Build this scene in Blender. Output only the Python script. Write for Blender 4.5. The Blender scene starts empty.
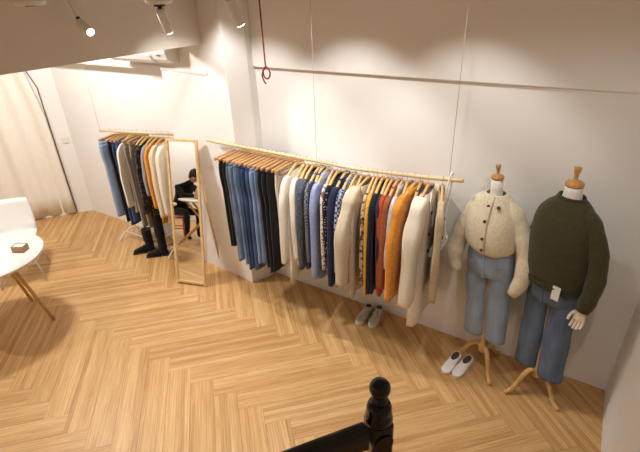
import bpy, bmesh, math, random
from mathutils import Vector, Matrix
random.seed(7)
PI = math.pi
sc = bpy.context.scene
COL = sc.collection

# ------------------------------------------------------------------ materials
def lin(c):
    return tuple(((v/255)/12.92 if v/255 <= .04045 else ((v/255+.055)/1.055)**2.4) for v in c)

def mat(name, rgb, rough=.6, metal=0., noise=0., nscale=30., bump=0., bscale=200., spec=.5, stretch=None, emit=None, estr=0., sheen=0., coat=0.):
    m = bpy.data.materials.new(name); m.use_nodes = True
    nt = m.node_tree; b = nt.nodes['Principled BSDF']
    col = lin(rgb)
    b.inputs['Base Color'].default_value = (*col, 1)
    b.inputs['Roughness'].default_value = rough
    b.inputs['Metallic'].default_value = metal
    b.inputs['Specular IOR Level'].default_value = spec
    if sheen: b.inputs['Sheen Weight'].default_value = sheen
    if coat: b.inputs['Coat Weight'].default_value = coat
    if emit:
        b.inputs['Emission Color'].default_value = (*lin(emit), 1)
        b.inputs['Emission Strength'].default_value = estr
    tc = nt.nodes.new('ShaderNodeTexCoord')
    src = tc.outputs['Object']
    if stretch:
        mp = nt.nodes.new('ShaderNodeMapping'); mp.inputs['Scale'].default_value = stretch
        nt.links.new(src, mp.inputs['Vector']); src = mp.outputs['Vector']
    if noise:
        n = nt.nodes.new('ShaderNodeTexNoise'); n.inputs['Scale'].default_value = nscale; n.inputs['Detail'].default_value = 5
        nt.links.new(src, n.inputs['Vector'])
        r = nt.nodes.new('ShaderNodeValToRGB')
        r.color_ramp.elements[0].position = .3; r.color_ramp.elements[1].position = .7
        r.color_ramp.elements[0].color = (*[max(0, v*(1-noise)) for v in col], 1)
        r.color_ramp.elements[1].color = (*[min(1, v*(1+noise)+noise*.02) for v in col], 1)
        nt.links.new(n.outputs['Fac'], r.inputs['Fac']); nt.links.new(r.outputs['Color'], b.inputs['Base Color'])
    if bump:
        n2 = nt.nodes.new('ShaderNodeTexNoise'); n2.inputs['Scale'].default_value = bscale; n2.inputs['Detail'].default_value = 3
        nt.links.new(tc.outputs['Object'], n2.inputs['Vector'])
        bp = nt.nodes.new('ShaderNodeBump'); bp.inputs['Strength'].default_value = bump; bp.inputs['Distance'].default_value = .004
        nt.links.new(n2.outputs['Fac'], bp.inputs['Height']); nt.links.new(bp.outputs['Normal'], b.inputs['Normal'])
    return m

def cloth(name, rgb, noise=.12, nscale=40, bump=.25, bscale=350, rough=.9, sheen=.15):
    return mat(name, rgb, rough, 0, noise, nscale, bump, bscale, .2, None, None, 0, sheen)

def denim(name, rgb, fade=.3):
    return mat(name, rgb, .88, 0, fade, 9., .3, 500, .2, (2.2, 2.2, .55))

def pattern(name, base, spot, scale, thr, kind='dots', base2=None):
    m = cloth(name, base, 0, 1, .2)
    nt = m.node_tree; b = nt.nodes['Principled BSDF']
    tc = nt.nodes.new('ShaderNodeTexCoord')
    if kind == 'check':
        v = nt.nodes.new('ShaderNodeTexChecker'); v.inputs['Scale'].default_value = scale
        v.inputs['Color1'].default_value = (*lin(base), 1); v.inputs['Color2'].default_value = (*lin(spot), 1)
        nt.links.new(tc.outputs['Object'], v.inputs['Vector']); nt.links.new(v.outputs['Color'], b.inputs['Base Color'])
        return m
    v = nt.nodes.new('ShaderNodeTexVoronoi' if kind == 'dots' else 'ShaderNodeTexNoise')
    v.inputs['Scale'].default_value = scale
    nt.links.new(tc.outputs['Object'], v.inputs['Vector'])
    r = nt.nodes.new('ShaderNodeValToRGB'); r.color_ramp.interpolation = 'CONSTANT'
    e = r.color_ramp.elements
    if kind == 'dots':
        e[0].color = (*lin(spot), 1); e[1].position = thr; e[1].color = (*lin(base), 1)
        nt.links.new(v.outputs['Distance'], r.inputs['Fac'])
    else:
        v.inputs['Detail'].default_value = 4
        e[0].color = (*lin(base), 1); e[1].position = thr; e[1].color = (*lin(spot), 1)
        if base2:
            q = e.new(thr-.12); q.color = (*lin(base2), 1)
        nt.links.new(v.outputs['Fac'], r.inputs['Fac'])
    nt.links.new(r.outputs['Color'], b.inputs['Base Color'])
    return m

M = {}
M['wall'] = mat('white_wall_paint', (242, 239, 235), .85, 0, .015, 3, .05, 60, .2)
M['ceiling'] = mat('ceiling_paint', (228, 222, 214), .9, 0, .01, 3)
M['beam'] = mat('beam_paint', (228, 220, 209), .9, 0, .01, 3)
M['curtain'] = cloth('cream_curtain_cloth', (244, 238, 226), .02, 20, .12, 300)
M['edge_brown'] = mat('brown_edge', (120, 84, 62), .7)
M['white_metal'] = mat('white_lacquered_metal', (232, 230, 226), .35, 0, .01, 20)
M['white_plastic'] = mat('white_plastic', (236, 234, 230), .4, 0, .01, 20)
M['grey_plastic'] = mat('grey_plastic', (150, 146, 142), .5)
M['dark'] = mat('black_plastic', (24, 22, 21), .4)
M['steel'] = mat('brushed_steel', (170, 168, 165), .3, 1.)
M['wire'] = mat('pale_wire', (186, 177, 166), .5)
M['wire_dark'] = mat('grey_brown_wire', (178, 160, 146), .5)
M['mirror'] = mat('mirror_glass', (240, 240, 238), .0, 1.)
def wood(name, rgb, n=.18, rough=.5, st=(12, 12, 1.2)):
    return mat(name, rgb, rough, 0, n, 6, .05, 40, .4, st)
M['oak'] = wood('pale_oak', (222, 186, 132))
M['rail'] = wood('pale_rail_wood', (230, 203, 158), .1, .5, (1.2, 12, 12))
M['hanger_light'] = wood('light_hanger_wood', (222, 184, 126), .12)
M['hanger_brown'] = wood('brown_hanger_wood', (200, 156, 106), .14)
M['beech'] = wood('beech_stand_wood', (214, 170, 106), .14)
M['cap'] = wood('turned_cap_wood', (196, 144, 82), .2)
M['tabletop'] = mat('white_tabletop', (238, 236, 230), .35, 0, .01, 5)
M['box'] = wood('box_wood', (190, 150, 110), .1)
M['black_gloss'] = mat('black_varnished_wood', (6, 5, 4), .16, 0, .1, 10, .03, 25, .3, coat=.12)
M['red_cord'] = mat('red_brown_cord', (128, 44, 34), .6, 0, .2, 200)
M['mannequin'] = mat('white_mannequin_cloth', (236, 232, 224), .8, 0, .02, 40, .1, 400)
M['hand'] = mat('ivory_hand', (240, 228, 208), .5, 0, .02, 30)
M['card'] = mat('white_card', (240, 239, 238), .6)
M['black_suede'] = cloth('black_suede', (15, 14, 14), .2, 60, .3)
M['sole'] = mat('sole_rubber', (30, 27, 25), .7)
M['white_sole'] = mat('white_sole_rubber', (225, 220, 210), .6)
M['white_leather'] = mat('white_leather', (244, 241, 237), .5, 0, .02, 30, .05, 90)
M['silver_leather'] = mat('silver_leather', (204, 198, 190), .36, .3, .12, 45, .25, 90)
M['insole'] = mat('brown_insole', (84, 62, 48), .8)
M['black_cloth'] = cloth('black_cloth', (18, 17, 17), .15)
M['skin'] = mat('skin', (196, 148, 122), .6, 0, .05, 20)
M['hair'] = mat('black_hair', (14, 11, 10), .5, 0, .2, 60, .3, 150)
M['orange_metal'] = mat('orange_lacquer', (214, 102, 34), .4)
M['pink'] = cloth('dusty_pink_cloth', (190, 142, 132))
M['button_brown'] = mat('brown_button', (88, 58, 38), .4)
M['button_black'] = mat('black_button', (26, 23, 22), .35)
M['lamp_glow'] = mat('lamp_lens', (255, 250, 240), .3, emit=(255, 246, 232), estr=14)
M['label'] = mat('small_dark_print', (96, 88, 84), .6)
M['floor'] = None

# ------------------------------------------------------------------ mesh builder
class MB:
    def __init__(s): s.v = []; s.f = []; s.sm = []
    def add(s, vs, fs, smooth=True):
        o = len(s.v); s.v += [tuple(v) for v in vs]; s.f += [tuple(i+o for i in f) for f in fs]; s.sm += [smooth]*len(fs)
    def box(s, c, d, mtx=None):
        cx, cy, cz = c; a, b, e = d[0]/2, d[1]/2, d[2]/2
        vs = [Vector((cx+x*a, cy+y*b, cz+z*e)) for x in (-1, 1) for y in (-1, 1) for z in (-1, 1)]
        if mtx: vs = [mtx @ v for v in vs]
        s.add(vs, [(0, 1, 3, 2), (4, 6, 7, 5), (0, 4, 5, 1), (2, 3, 7, 6), (0, 2, 6, 4), (1, 5, 7, 3)], False)
    def rings(s, R, cap0=True, cap1=True, smooth=True):
        n = len(R[0]); vs = [p for r in R for p in r]; fs = []
        for i in range(len(R)-1):
            for j in range(n):
                k = (j+1) % n
                fs.append((i*n+j, i*n+k, (i+1)*n+k, (i+1)*n+j))
        s.add(vs, fs, smooth); o = len(s.v)-len(vs); cf = []
        if cap0: cf.append(tuple(o+i for i in reversed(range(n))))
        if cap1: cf.append(tuple(o+i for i in range((len(R)-1)*n, len(R)*n)))
        s.f += cf; s.sm += [False]*len(cf)
    def tube(s, P, r, n=10, flat=1.0, caps=True, side=None, p=2):
        P = [Vector(p) for p in P]; R = []
        rr = r if isinstance(r, (list, tuple)) else [r]*len(P)
        prev = None; pw = lambda c: math.copysign(abs(c)**(2/p), c)
        for i, pt in enumerate(P):
            t = (P[min(i+1, len(P)-1)]-P[max(i-1, 0)]).normalized()
            if prev is None:
                a = Vector(side) if side else (Vector((1, 0, 0)) if abs(t.x) < .8 else Vector((0, 1, 0)))
            else: a = prev
            a = (a-t*a.dot(t)).normalized(); b = t.cross(a); prev = a
            q = rr[i]; q = q if isinstance(q, tuple) else (q, q*flat)
            R.append([pt+a*pw(math.cos(2*PI*k/n))*q[0]+b*pw(math.sin(2*PI*k/n))*q[1] for k in range(n)])
        s.rings(R, caps, caps)
    def lathe(s, prof, n=24, c=(0, 0, 0), caps=True):
        R = [[(c[0]+r*math.cos(2*PI*k/n), c[1]+r*math.sin(2*PI*k/n), c[2]+z) for k in range(n)] for r, z in prof]
        s.rings(R, caps, caps)
    def disc(s, c, nrm, r, h, n=16):
        nrm = Vector(nrm).normalized(); c = Vector(c)
        s.tube([c, c+nrm*h], r, n)
    def build(s, name, m, parent=None, bevel=0, sub=0, fix=True):
        me = bpy.data.meshes.new(name); me.from_pydata(s.v, [], s.f); me.update()
        bm = bmesh.new(); bm.from_mesh(me)
        if fix: bmesh.ops.recalc_face_normals(bm, faces=bm.faces)
        bm.to_mesh(me); bm.free()
        me.polygons.foreach_set('use_smooth', s.sm)
        o = bpy.data.objects.new(name, me); COL.objects.link(o)
        me.materials.append(M[m] if isinstance(m, str) else m)
        if parent: o.parent = parent
        if bevel:
            b = o.modifiers.new('bevel', 'BEVEL'); b.width = bevel; b.segments = 2; b.limit_method = 'ANGLE'
        if sub:
            q = o.modifiers.new('sub', 'SUBSURF'); q.levels = sub; q.render_levels = sub
        return o

def sbez(P, n=8):
    """Catmull-Rom resample"""
    P = [Vector(p) for p in P]; out = []
    for i in range(len(P)-1):
        p0 = P[max(i-1, 0)]; p1 = P[i]; p2 = P[i+1]; p3 = P[min(i+2, len(P)-1)]
        for k in range(n):
            t = k/n
            out.append(.5*((2*p1)+(p2-p0)*t+(2*p0-5*p1+4*p2-p3)*t*t+(-p0+3*p1-3*p2+p3)*t**3))
    out.append(P[-1]); return out

def sres(vals, n=8):
    return [v.x for v in sbez([(a, 0, 0) for a in vals], n)]

def tag(o, label, cat, group=None, kind=None):
    if label: o['label'] = label
    if cat: o['category'] = cat
    if group: o['group'] = group
    if kind: o['kind'] = kind
    return o
def thing(name, label, cat, loc=(0, 0, 0), rz=0, group=None):
    o = bpy.data.objects.new(name, None); COL.objects.link(o)
    o.empty_display_size = .1; o.location = loc; o.rotation_euler = (0, 0, rz)
    return tag(o, label, cat, group)
def structure(o): o['kind'] = 'structure'; return o
def dup(root, loc=None, rz=None, label=None, group=None):
    r = root.copy(); COL.objects.link(r)
    if loc is not None: r.location = loc
    if rz is not None: r.rotation_euler = (0, 0, rz)
    if label: r['label'] = label
    if group: r['group'] = group
    for ch in list(root.children):
        c = ch.copy(); COL.objects.link(c); c.parent = r
        for g in list(ch.children):
            d = g.copy(); COL.objects.link(d); d.parent = c
    return r

# ------------------------------------------------------------------ room
XR = .51
def wall_y(x): return 3.145 + (x+2.62)*(3.055-3.145)/(XR+2.62)
CEIL = 3.15
FRONT = -3.6
# floor: herringbone planks, each a face with its own texture coordinates
def build_floor():
    L, W = 1.103, .1747
    u = Vector((math.cos(PI/4), math.sin(PI/4))); v = Vector((math.cos(-PI/4), math.sin(-PI/4)))
    org = Vector((-2.868, 1.678))
    bm = bmesh.new(); uvl = bm.loops.layers.uv.new('plank'); rl = bm.loops.layers.uv.new('tone')
    rnd = random.Random(3)
    def plank(a, b, la, lb, along_u):
        pts = [(a, b), (a+la, b), (a+la, b+lb), (a, b+lb)]
        w = [org+u*p+v*q for p, q in pts]
        if all(p.x > XR+.1 for p in w) or all(p.x < -8.2 for p in w) or all(p.y > 3.4 for p in w) or all(p.y < FRONT for p in w): return
        f = bm.faces.new([bm.verts.new((p.x, p.y, 0)) for p in w])
        o1, o2 = rnd.random()*30, rnd.random()*30; tone = rnd.random()
        for l, (p, q) in zip(f.loops, pts):
            s, t = (p-a, q-b) if along_u else (q-b, p-a)
            l[uvl].uv = (s+o1*3, t+W*round(o2*10)); l[rl].uv = (tone, tone)
    for n in range(-8, 9):
        for k in range(-60, 61):
            a, b = k*W+n*L, k*W-n*L
            plank(a, b, L, W, True); plank(a-W, b, W, L, False)
    bmesh.ops.recalc_face_normals(bm, faces=bm.faces)
    def cut(co, no):
        g = bm.verts[:]+bm.edges[:]+bm.faces[:]
        bmesh.ops.bisect_plane(bm, geom=g, plane_co=co, plane_no=no, clear_outer=True)
    cut((XR, 0, 0), (1, 0, 0)); cut((0, 3.17, 0), (0, 1, 0)); cut((0, FRONT, 0), (0, -1, 0))
    cut((-5.877, 3.177, 0), (-.735, .595, 0)); cut((-8, 0, 0), (-1, 0, 0))
    for f in bm.faces:
        if f.normal.z < 0: f.normal_flip()
    me = bpy.data.meshes.new('floor'); bm.to_mesh(me); bm.free()
    o = bpy.data.objects.new('floor', me); COL.objects.link(o); structure(o)
    m = bpy.data.materials.new('herringbone_oak'); m.use_nodes = True; nt = m.node_tree; N = nt.nodes; LK = nt.links
    b = N['Principled BSDF']; b.inputs['Roughness'].default_value = .42; b.inputs['Specular IOR Level'].default_value = .35
    uv = N.new('ShaderNodeUVMap'); uv.uv_map = 'plank'; tn = N.new('ShaderNodeUVMap'); tn.uv_map = 'tone'
    sp = N.new('ShaderNodeSeparateXYZ'); LK.new(uv.outputs['UV'], sp.inputs[0])
    # narrow strips inside each plank
    dv = N.new('ShaderNodeMath'); dv.operation = 'DIVIDE'; dv.inputs[1].default_value = W/5; LK.new(sp.outputs['Y'], dv.inputs[0])
    fl = N.new('ShaderNodeMath'); fl.operation = 'FLOOR'; LK.new(dv.outputs[0], fl.inputs[0])
    st = N.new('ShaderNodeSeparateXYZ'); LK.new(tn.outputs['UV'], st.inputs[0])
    cb = N.new('ShaderNodeCombineXYZ'); LK.new(fl.outputs[0], cb.inputs[0]); LK.new(st.outputs[0], cb.inputs[1])
    wn = N.new('ShaderNodeTexWhiteNoise'); wn.noise_dimensions = '2D'; LK.new(cb.outputs[0], wn.inputs['Vector'])
    mp = N.new('ShaderNodeMapping'); mp.inputs['Scale'].default_value = (.9, 34, 1); LK.new(uv.outputs['UV'], mp.inputs['Vector'])
    n1 = N.new('ShaderNodeTexNoise'); n1.inputs['Scale'].default_value = 3; n1.inputs['Detail'].default_value = 8; n1.inputs['Roughness'].default_value = .65
    LK.new(mp.outputs['Vector'], n1.inputs['Vector'])
    r1 = N.new('ShaderNodeValToRGB'); e = r1.color_ramp.elements
    e[0].position = .28; e[0].color = (*lin((176, 129, 78)), 1); e[1].position = .72; e[1].color = (*lin((224, 186, 133)), 1)
    q = e.new(.5); q.color = (*lin((204, 160, 105)), 1)
    ad = N.new('ShaderNodeMath'); ad.operation = 'MULTIPLY_ADD'; ad.inputs[1].default_value = .26; LK.new(wn.outputs['Value'], ad.inputs[0])
    ad2 = N.new('ShaderNodeMath'); ad2.operation = 'SUBTRACT'; ad2.inputs[1].default_value = .13; LK.new(n1.outputs['Fac'], ad2.inputs[0])
    LK.new(ad2.outputs[0], ad.inputs[2]); LK.new(ad.outputs[0], r1.inputs['Fac'])
    hs = N.new('ShaderNodeHueSaturation'); LK.new(r1.outputs['Color'], hs.inputs['Color'])
    mr = N.new('ShaderNodeMapRange'); mr.inputs['To Min'].default_value = .955; mr.inputs['To Max'].default_value = 1.04; LK.new(st.outputs[0], mr.inputs['Value'])
    LK.new(mr.outputs[0], hs.inputs['Value'])
    # joints between planks
    md = N.new('ShaderNodeMath'); md.operation = 'PINGPONG'; md.inputs[1].default_value = W/2; LK.new(sp.outputs['Y'], md.inputs[0])
    gt = N.new('ShaderNodeMath'); gt.operation = 'LESS_THAN'; gt.inputs[1].default_value = .0016
    LK.new(md.outputs[0], gt.inputs[0])
    mx = N.new('ShaderNodeMixRGB'); mx.blend_type = 'MULTIPLY'; mx.inputs['Color2'].default_value = (*lin((205, 178, 146)), 1)
    LK.new(gt.outputs[0], mx.inputs['Fac']); LK.new(hs.outputs['Color'], mx.inputs['Color1']); LK.new(mx.outputs['Color'], b.inputs['Base Color'])
    bp = N.new('ShaderNodeBump'); bp.inputs['Strength'].default_value = .08; LK.new(n1.outputs['Fac'], bp.inputs['Height']); LK.new(bp.outputs['Normal'], b.inputs['Normal'])
    me.materials.append(m)
build_floor()

def quadwall(name, pts, z0, z1, t, m='wall'):
    """upright slab along a polyline; thickness t is added on the left-hand side of the walking direction"""
    mb = MB()
    for (a, b) in zip(pts[:-1], pts[1:]):
        a = Vector(a); b = Vector(b); d = (b-a).normalized(); n = Vector((-d.y, d.x))*t
        q = [a, b, b+n, a+n]
        mb.add([(p.x, p.y, z) for z in (z0, z1) for p in q], [(3, 2, 1, 0), (4, 5, 6, 7), (0, 1, 5, 4), (1, 2, 6, 5), (2, 3, 7, 6), (3, 0, 4, 7)], False)
    return structure(mb.build(name, m))
quadwall('wall_back', [(-2.62, wall_y(-2.62)), (XR, wall_y(XR))], 0, CEIL, .15)
quadwall('wall_back_left', [(-5.95, 3.17), (-3.585, 3.16)], 0, CEIL, .15)
LW = Vector((-.595, -.735)).normalized()
pl = Vector((-5.877, 3.175)); pe = pl+LW*3.2
quadwall('wall_left', [(pe.x, pe.y), (pl.x, pl.y)], 0, CEIL, .12)
quadwall('wall_left_front', [(pe.x, FRONT), (pe.x, pe.y)], 0, CEIL, .12)
quadwall('wall_right', [(XR, wall_y(XR)+.1), (XR, FRONT)], 0, CEIL, .12)
quadwall('wall_front', [(XR, FRONT), (pe.x, FRONT)], 0, CEIL, .12)
# ceiling
mb = MB(); mb.box(((pe.x+XR)/2-.1, (FRONT+3.3)/2, CEIL+.06), (XR-pe.x+.4, 3.3-FRONT+.1, .12)); structure(mb.build('ceiling', 'ceiling'))
# pillar (wide shallow pier with a deeper pilaster at its right end)
mb = MB()
mb.add([(x, y, z) for z in (0, CEIL) for x, y in ((-3.585, 2.955), (-2.916, 2.895), (-2.686, 2.868), (-2.60, 3.05), (-2.60, 3.2), (-3.585, 3.2))],
       [(5, 4, 3, 2, 1, 0), (6, 7, 8, 9, 10, 11)]+[(i, (i+1) % 6, (i+1) % 6+6, i+6) for i in range(6)], False)
structure(mb.build('wall_pillar', 'wall'))
# upper part of the back wall stands proud of the lower part
mb = MB(); a = (-2.64, wall_y(-2.64)); b = (XR, wall_y(XR))
mb.add([(x, y, z) for z in (2.137, CEIL) for x, y in ((a[0], a[1]-.024), (b[0], b[1]-.024), (b[0], b[1]+.01), (a[0], a[1]+.01))],
       [(3, 2, 1, 0), (4, 5, 6, 7), (0, 1, 5, 4), (1, 2, 6, 5), (2, 3, 7, 6), (3, 0, 4, 7)], False)
structure(mb.build('trim_1', 'wall'))
# bulkhead over the left alcove with a narrow ledge
mb = MB(); mb.box((-4.78, 3.09, (2.07+CEIL)/2), (2.4, .17, CEIL-2.07)); structure(mb.build('trim_2', 'wall'))
mb = MB()
mb.add([(x, y, z) for z in (2.085, 2.115) for x, y in ((-5.9, 2.99), (-3.62, 2.99), (-3.585, 2.943), (-2.93, 2.885), (-2.93, 2.90), (-3.585, 2.96), (-3.585, 3.02), (-5.9, 3.02))],
       [(7, 6, 5, 4, 3, 2, 1, 0), (8, 9, 10, 11, 12, 13, 14, 15)]+[(i, (i+1) % 8, (i+1) % 8+8, i+8) for i in range(8)], False)
structure(mb.build('trim_3', 'wall'))
# dropped ceiling beam between the alcove and the shop
mb = MB(); mb.box((-3.12, (FRONT+2.9)/2, (2.33+CEIL)/2), (.34, 2.9-FRONT, CEIL-2.33)); structure(mb.build('ceiling_beam', 'beam'))

# ------------------------------------------------------------------ curtain
def curtain():
    t = thing('curtain', 'floor-length cream curtain hanging in folds along the left wall', 'curtain', (-6.0, 3.0, 0))
    p0 = Vector((-6.015-.045, 3.0+.037)); inn = Vector((.777, -.629))
    mb = MB(); n = 180; zs = [.03, .3, .8, 1.4, 2.0, 2.45]; ln = 2.3
    vs = []; fs = []
    for k in range(n+1):
        s = k/n*ln
        for zi, z in enumerate(zs):
            amp = .019*(1.15-.3*z/2.4)
            ph = s*2*PI/.23+.6*math.sin(s*3.1)+.25*math.sin(z*2.1+s*4)
            off = .075+amp*math.sin(ph)+.012*math.sin(ph*.5+1)
            taper = max(0, (z-1.75)/.7)*.22*max(0, 1-s/.5)
            q = p0+LW*(s*1.0+taper)+inn*off
            vs.append((q.x+6.0, q.y-3.0, z))
    m_ = len(zs)
    for k in range(n):
        for zi in range(m_-1):
            fs.append((k*m_+zi, (k+1)*m_+zi, (k+1)*m_+zi+1, k*m_+zi+1))
    mb.add(vs, fs)
    o = mb.build('drape', 'curtain', t, fix=False); sd = o.modifiers.new('thick', 'SOLIDIFY'); sd.thickness = .004
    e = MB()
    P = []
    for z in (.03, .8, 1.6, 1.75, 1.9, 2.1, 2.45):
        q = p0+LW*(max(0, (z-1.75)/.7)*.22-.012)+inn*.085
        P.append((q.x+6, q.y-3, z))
    e.tube(P, .006, 6); e.build('edge_strip', 'edge_brown', t)  # thin brown strip down the right edge of the curtain
curtain()
# light switch on the left wall
t = thing('light_switch', 'small square white light switch on the left wall', 'light switch', (-5.93, 3.11, 1.05), math.atan2(-.735, -.595))
mb = MB(); mb.box((0, .006, 0), (.085, .012, .085)); mb.build('plate', 'white_plastic', t, .003)
mb = MB(); mb.box((0, .015, 0), (.04, .008, .06)); mb.build('rocker', 'white_plastic', t, .002)

# air conditioner
t = thing('air_conditioner', 'white wall-mounted air conditioner half hidden behind the ceiling beam', 'air conditioner', (-3.70, 2.96, 2.165))
mb = MB()
prof = [(0, .28), (0, 0), (-.10, 0), (-.165, .035), (-.185, .09), (-.185, .24), (-.16, .28)]
R = [[(x, y, z) for y, z in prof] for x in (-.42, .42)]
mb.rings(R, True, True, False); mb.build('body', 'white_plastic', t, .008)
mb = MB(); R = []
for x in (-.40, .22): R.append([(x, -.115, -.004), (x, -.172, .03), (x, -.196, .075), (x, -.191, .078), (x, -.165, .036), (x, -.112, .003)])
mb.rings(R, True, True, False); mb.build('louver', 'white_plastic', t, .002)
mb = MB(); mb.box((.33, -.187, .13), (.03, .004, .022)); mb.build('display', 'label', t)
mb = MB(); mb.box((.33, -.187, .075), (.045, .004, .012)); mb.build('badge', 'label', t)

# red brown cord
mb = MB()
P = [(-2.06, 2.6, CEIL), (-2.062, 2.6, 2.8), (-2.058, 2.6, 2.42), (-2.056, 2.6, 2.24)]
for k in range(0, 15):
    a = PI/2+k/14*2*PI
    P.append((-2.045+.033*math.cos(a), 2.597-.012*k/14, 2.195+.04*math.sin(a)))
P += [(-2.075, 2.58, 2.19), (-2.07, 2.58, 2.15), (-2.05, 2.58, 2.12)]
mb.tube(sbez(P, 4), .006, 6)
tag(mb.build('hanging_cord', 'red_cord'), 'thin red-brown cord with a knotted loop hanging before the back wall', 'cord')

# ------------------------------------------------------------------ spotlights
lights = []
def spotlight(name_label, P, axis, arm_top, lit=True, mount=None, ln=.125, r=.026):
    P = Vector(P); ax = Vector(axis).normalized()
    t = thing('track_spotlight', name_label, 'spotlight', P, 0, 'white track spotlights')
    body0 = -ax*ln*.5; body1 = ax*ln*.5
    mb = MB(); mb.tube([body0, body0+ax*.006, body1-ax*.004, body1], [r*.85, r, r, r*.96], 24); mb.build('housing', 'white_plastic', t)
    mb = MB(); mb.tube([body1+ax*.0005, body1+ax*.004], [r*.82, r*.8], 24); mb.build('lens', 'lamp_glow' if lit else 'grey_plastic', t)
    j = body0+ax*ln*.2
    side = Vector(arm_top)-P
    mb = MB(); mb.disc(j+side.normalized()*r*.9, side, .012, .02); mb.build('joint', 'dark', t)
    mb = MB(); mb.tube([j+side.normalized()*(r*.9+.015), side], .009, 10); mb.build('arm', 'white_metal', t)
    if mount:
        mb = MB(); mb.lathe([(.02, -.012), (.055, -.012), (.07, 0), (.072, .03), (.055, .06), (.03, .07)], 24, side); mb.build('mount', 'white_plastic', t)
        mb = MB(); mb.lathe([(.03, -.022), (.03, -.010)], 16, side); mb.build('mount_ring', 'dark', t)
    mb = MB(); mb.tube([side, (side.x, side.y, 3.02-P.z)], .012, 10); mb.build('stem', 'white_metal', t)
    return P+body1, ax
# the track they hang from (above the frame)
t = thing('lighting_track', 'white lighting track under the ceiling carrying the spotlights', 'lighting track', (-1.4, 1.8, 3.03))
mb = MB(); mb.box((0, 0, .02), (2.9, .036, .04)); mb.build('track_bar', 'white_metal', t)
for x in (-1.2, 0, 1.2):
    mb = MB(); mb.tube([(x, 0, .03), (x, 0, CEIL-3.03)], .008, 8); mb.build('hanger_rod', 'white_metal', t)
SP = []
SP.append((spotlight('white cylinder spotlight with its bright lens showing, tilted down beside the beam', (-2.81, 1.8, 2.545), (.924, -.104, -.458), (-2.90, 1.8, 2.70)), 1))
SP.append((spotlight('white spotlight pointing straight down below a round white mount', (-2.08, 1.8, 2.58), (-.2, .45, -.85), (-2.10, 1.8, 2.672), True, True), 2))
SP.append((spotlight('white spotlight nearest the red-brown cord, slanting down to the right', (-1.58, 1.8, 2.62), (.02, .42, -.8), (-1.68, 1.8, 2.74)), 3))
t = thing('can_lamp', 'white round can lamp at the very top left, above the lit spotlight', 'ceiling lamp', (-2.42, 1.30, 2.68))
mb = MB(); mb.lathe([(.055, 0), (.068, .004), (.07, .02), (.06, .10), (.02, .12)], 28); mb.build('can', 'white_plastic', t)
mb = MB(); mb.lathe([(.022, -.004), (.022, .004)], 16); mb.build('socket', 'dark', t)
mb = MB(); mb.tube([(0, 0, .11), (0, 0, CEIL-2.68)], .010, 10); mb.build('stem', 'white_metal', t)
# ------------------------------------------------------------------ clothes
def ell(cx, cy, z, a, b, n=20, p=2.4):
    out = []
    for k in range(n):
        th = 2*PI*k/n; c, s = math.cos(th), math.sin(th)
        out.append((cx+b*math.copysign(abs(c)**(2/p), c), cy+a*math.copysign(abs(s)**(2/p), s), z))
    return out

def top_body(w, t, hem, z_sh, flare, rnd, nlev=16, neck=.095, n=36):
    ph = [rnd.uniform(0, 6.28) for _ in range(5)]; k1 = rnd.uniform(18, 30)
    levels = [(z_sh+.057, neck, t*.7), (z_sh+.04, neck+.03, t*.9), (z_sh+.016, w*.83, t*1.0), (z_sh-.004, w*.95, t*1.05), (z_sh-.035, w, t*1.1)]
    for i in range(1, nlev+1):
        f = i/nlev; z = z_sh-.035+(hem-(z_sh-.035))*f
        levels.append((z, w+flare*f-.012*math.sin(PI*f), t*(1.1+.15*math.sin(PI*f))))
    R = []
    for i, (z, a, b) in enumerate(levels):
        f = max(0, (z_sh-z)/(z_sh-hem))
        r = ell(0, 0, z, a, b, n, 3.2+1.6*f); q = []
        for (x, y, zz) in r:
            rip = min(1, f*1.6)*(.0075*math.sin(k1*y+ph[0]+1.2*f)+.005*math.sin(k1*1.9*y+ph[1]+3*f))
            q.append((x*(1+.15*math.sin(30*y+ph[2])*f)+rip, y+.006*math.sin(8*f+ph[3]), zz+(.012*math.sin(9*y+ph[4]) if i == len(levels)-1 else 0)))
        R.append(q)
    return R

def sleeve(s, w, z_sh, zend, r, t, rnd, out=.03):
    """s=-1 front, +1 wall side"""
    ph = rnd.uniform(0, 6.28); sx = rnd.uniform(-.012, .012)
    P = [(0, s*(w-.055), z_sh+.012), (0, s*(w-.01), z_sh-.008), (sx*.3, s*(w+.018), z_sh-.07), (sx, s*(w+out), z_sh-.22), (sx*1.5, s*(w+out*1.25), z_sh+(zend-z_sh)*.6), (sx*2, s*(w+out*1.25), zend)]
    C = sbez(P, 6); n = len(C); rr = []
    for i in range(n):
        f = i/(n-1)
        q = .85*r*(.75+.4*math.sin(PI*min(1, f*2.2)/2)-.14*f)*(1+.06*math.sin(18*f+ph))
        tt = t*(1.0+.25*math.sin(PI*f))*(1+.1*math.sin(14*f+ph*2))
        rr.append((tt, q))
    mb = MB(); mb.tube(C, rr, 18, side=(1, 0, 0), p=5)
    return mb, C[-1], rr[-1]

RAIL_Y = 2.82
def rail_z(x):
    K = [(-3.1, 1.532), (-2.96, 1.53), (-1.76, 1.517), (-1.49, 1.507), (-.94, 1.535), (-.60, 1.563)]
    for (a, za), (b, zb) in zip(K[:-1], K[1:]):
        if x <= b: return za+(zb-za)*(x-a)/(b-a)
    return K[-1][1]

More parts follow.
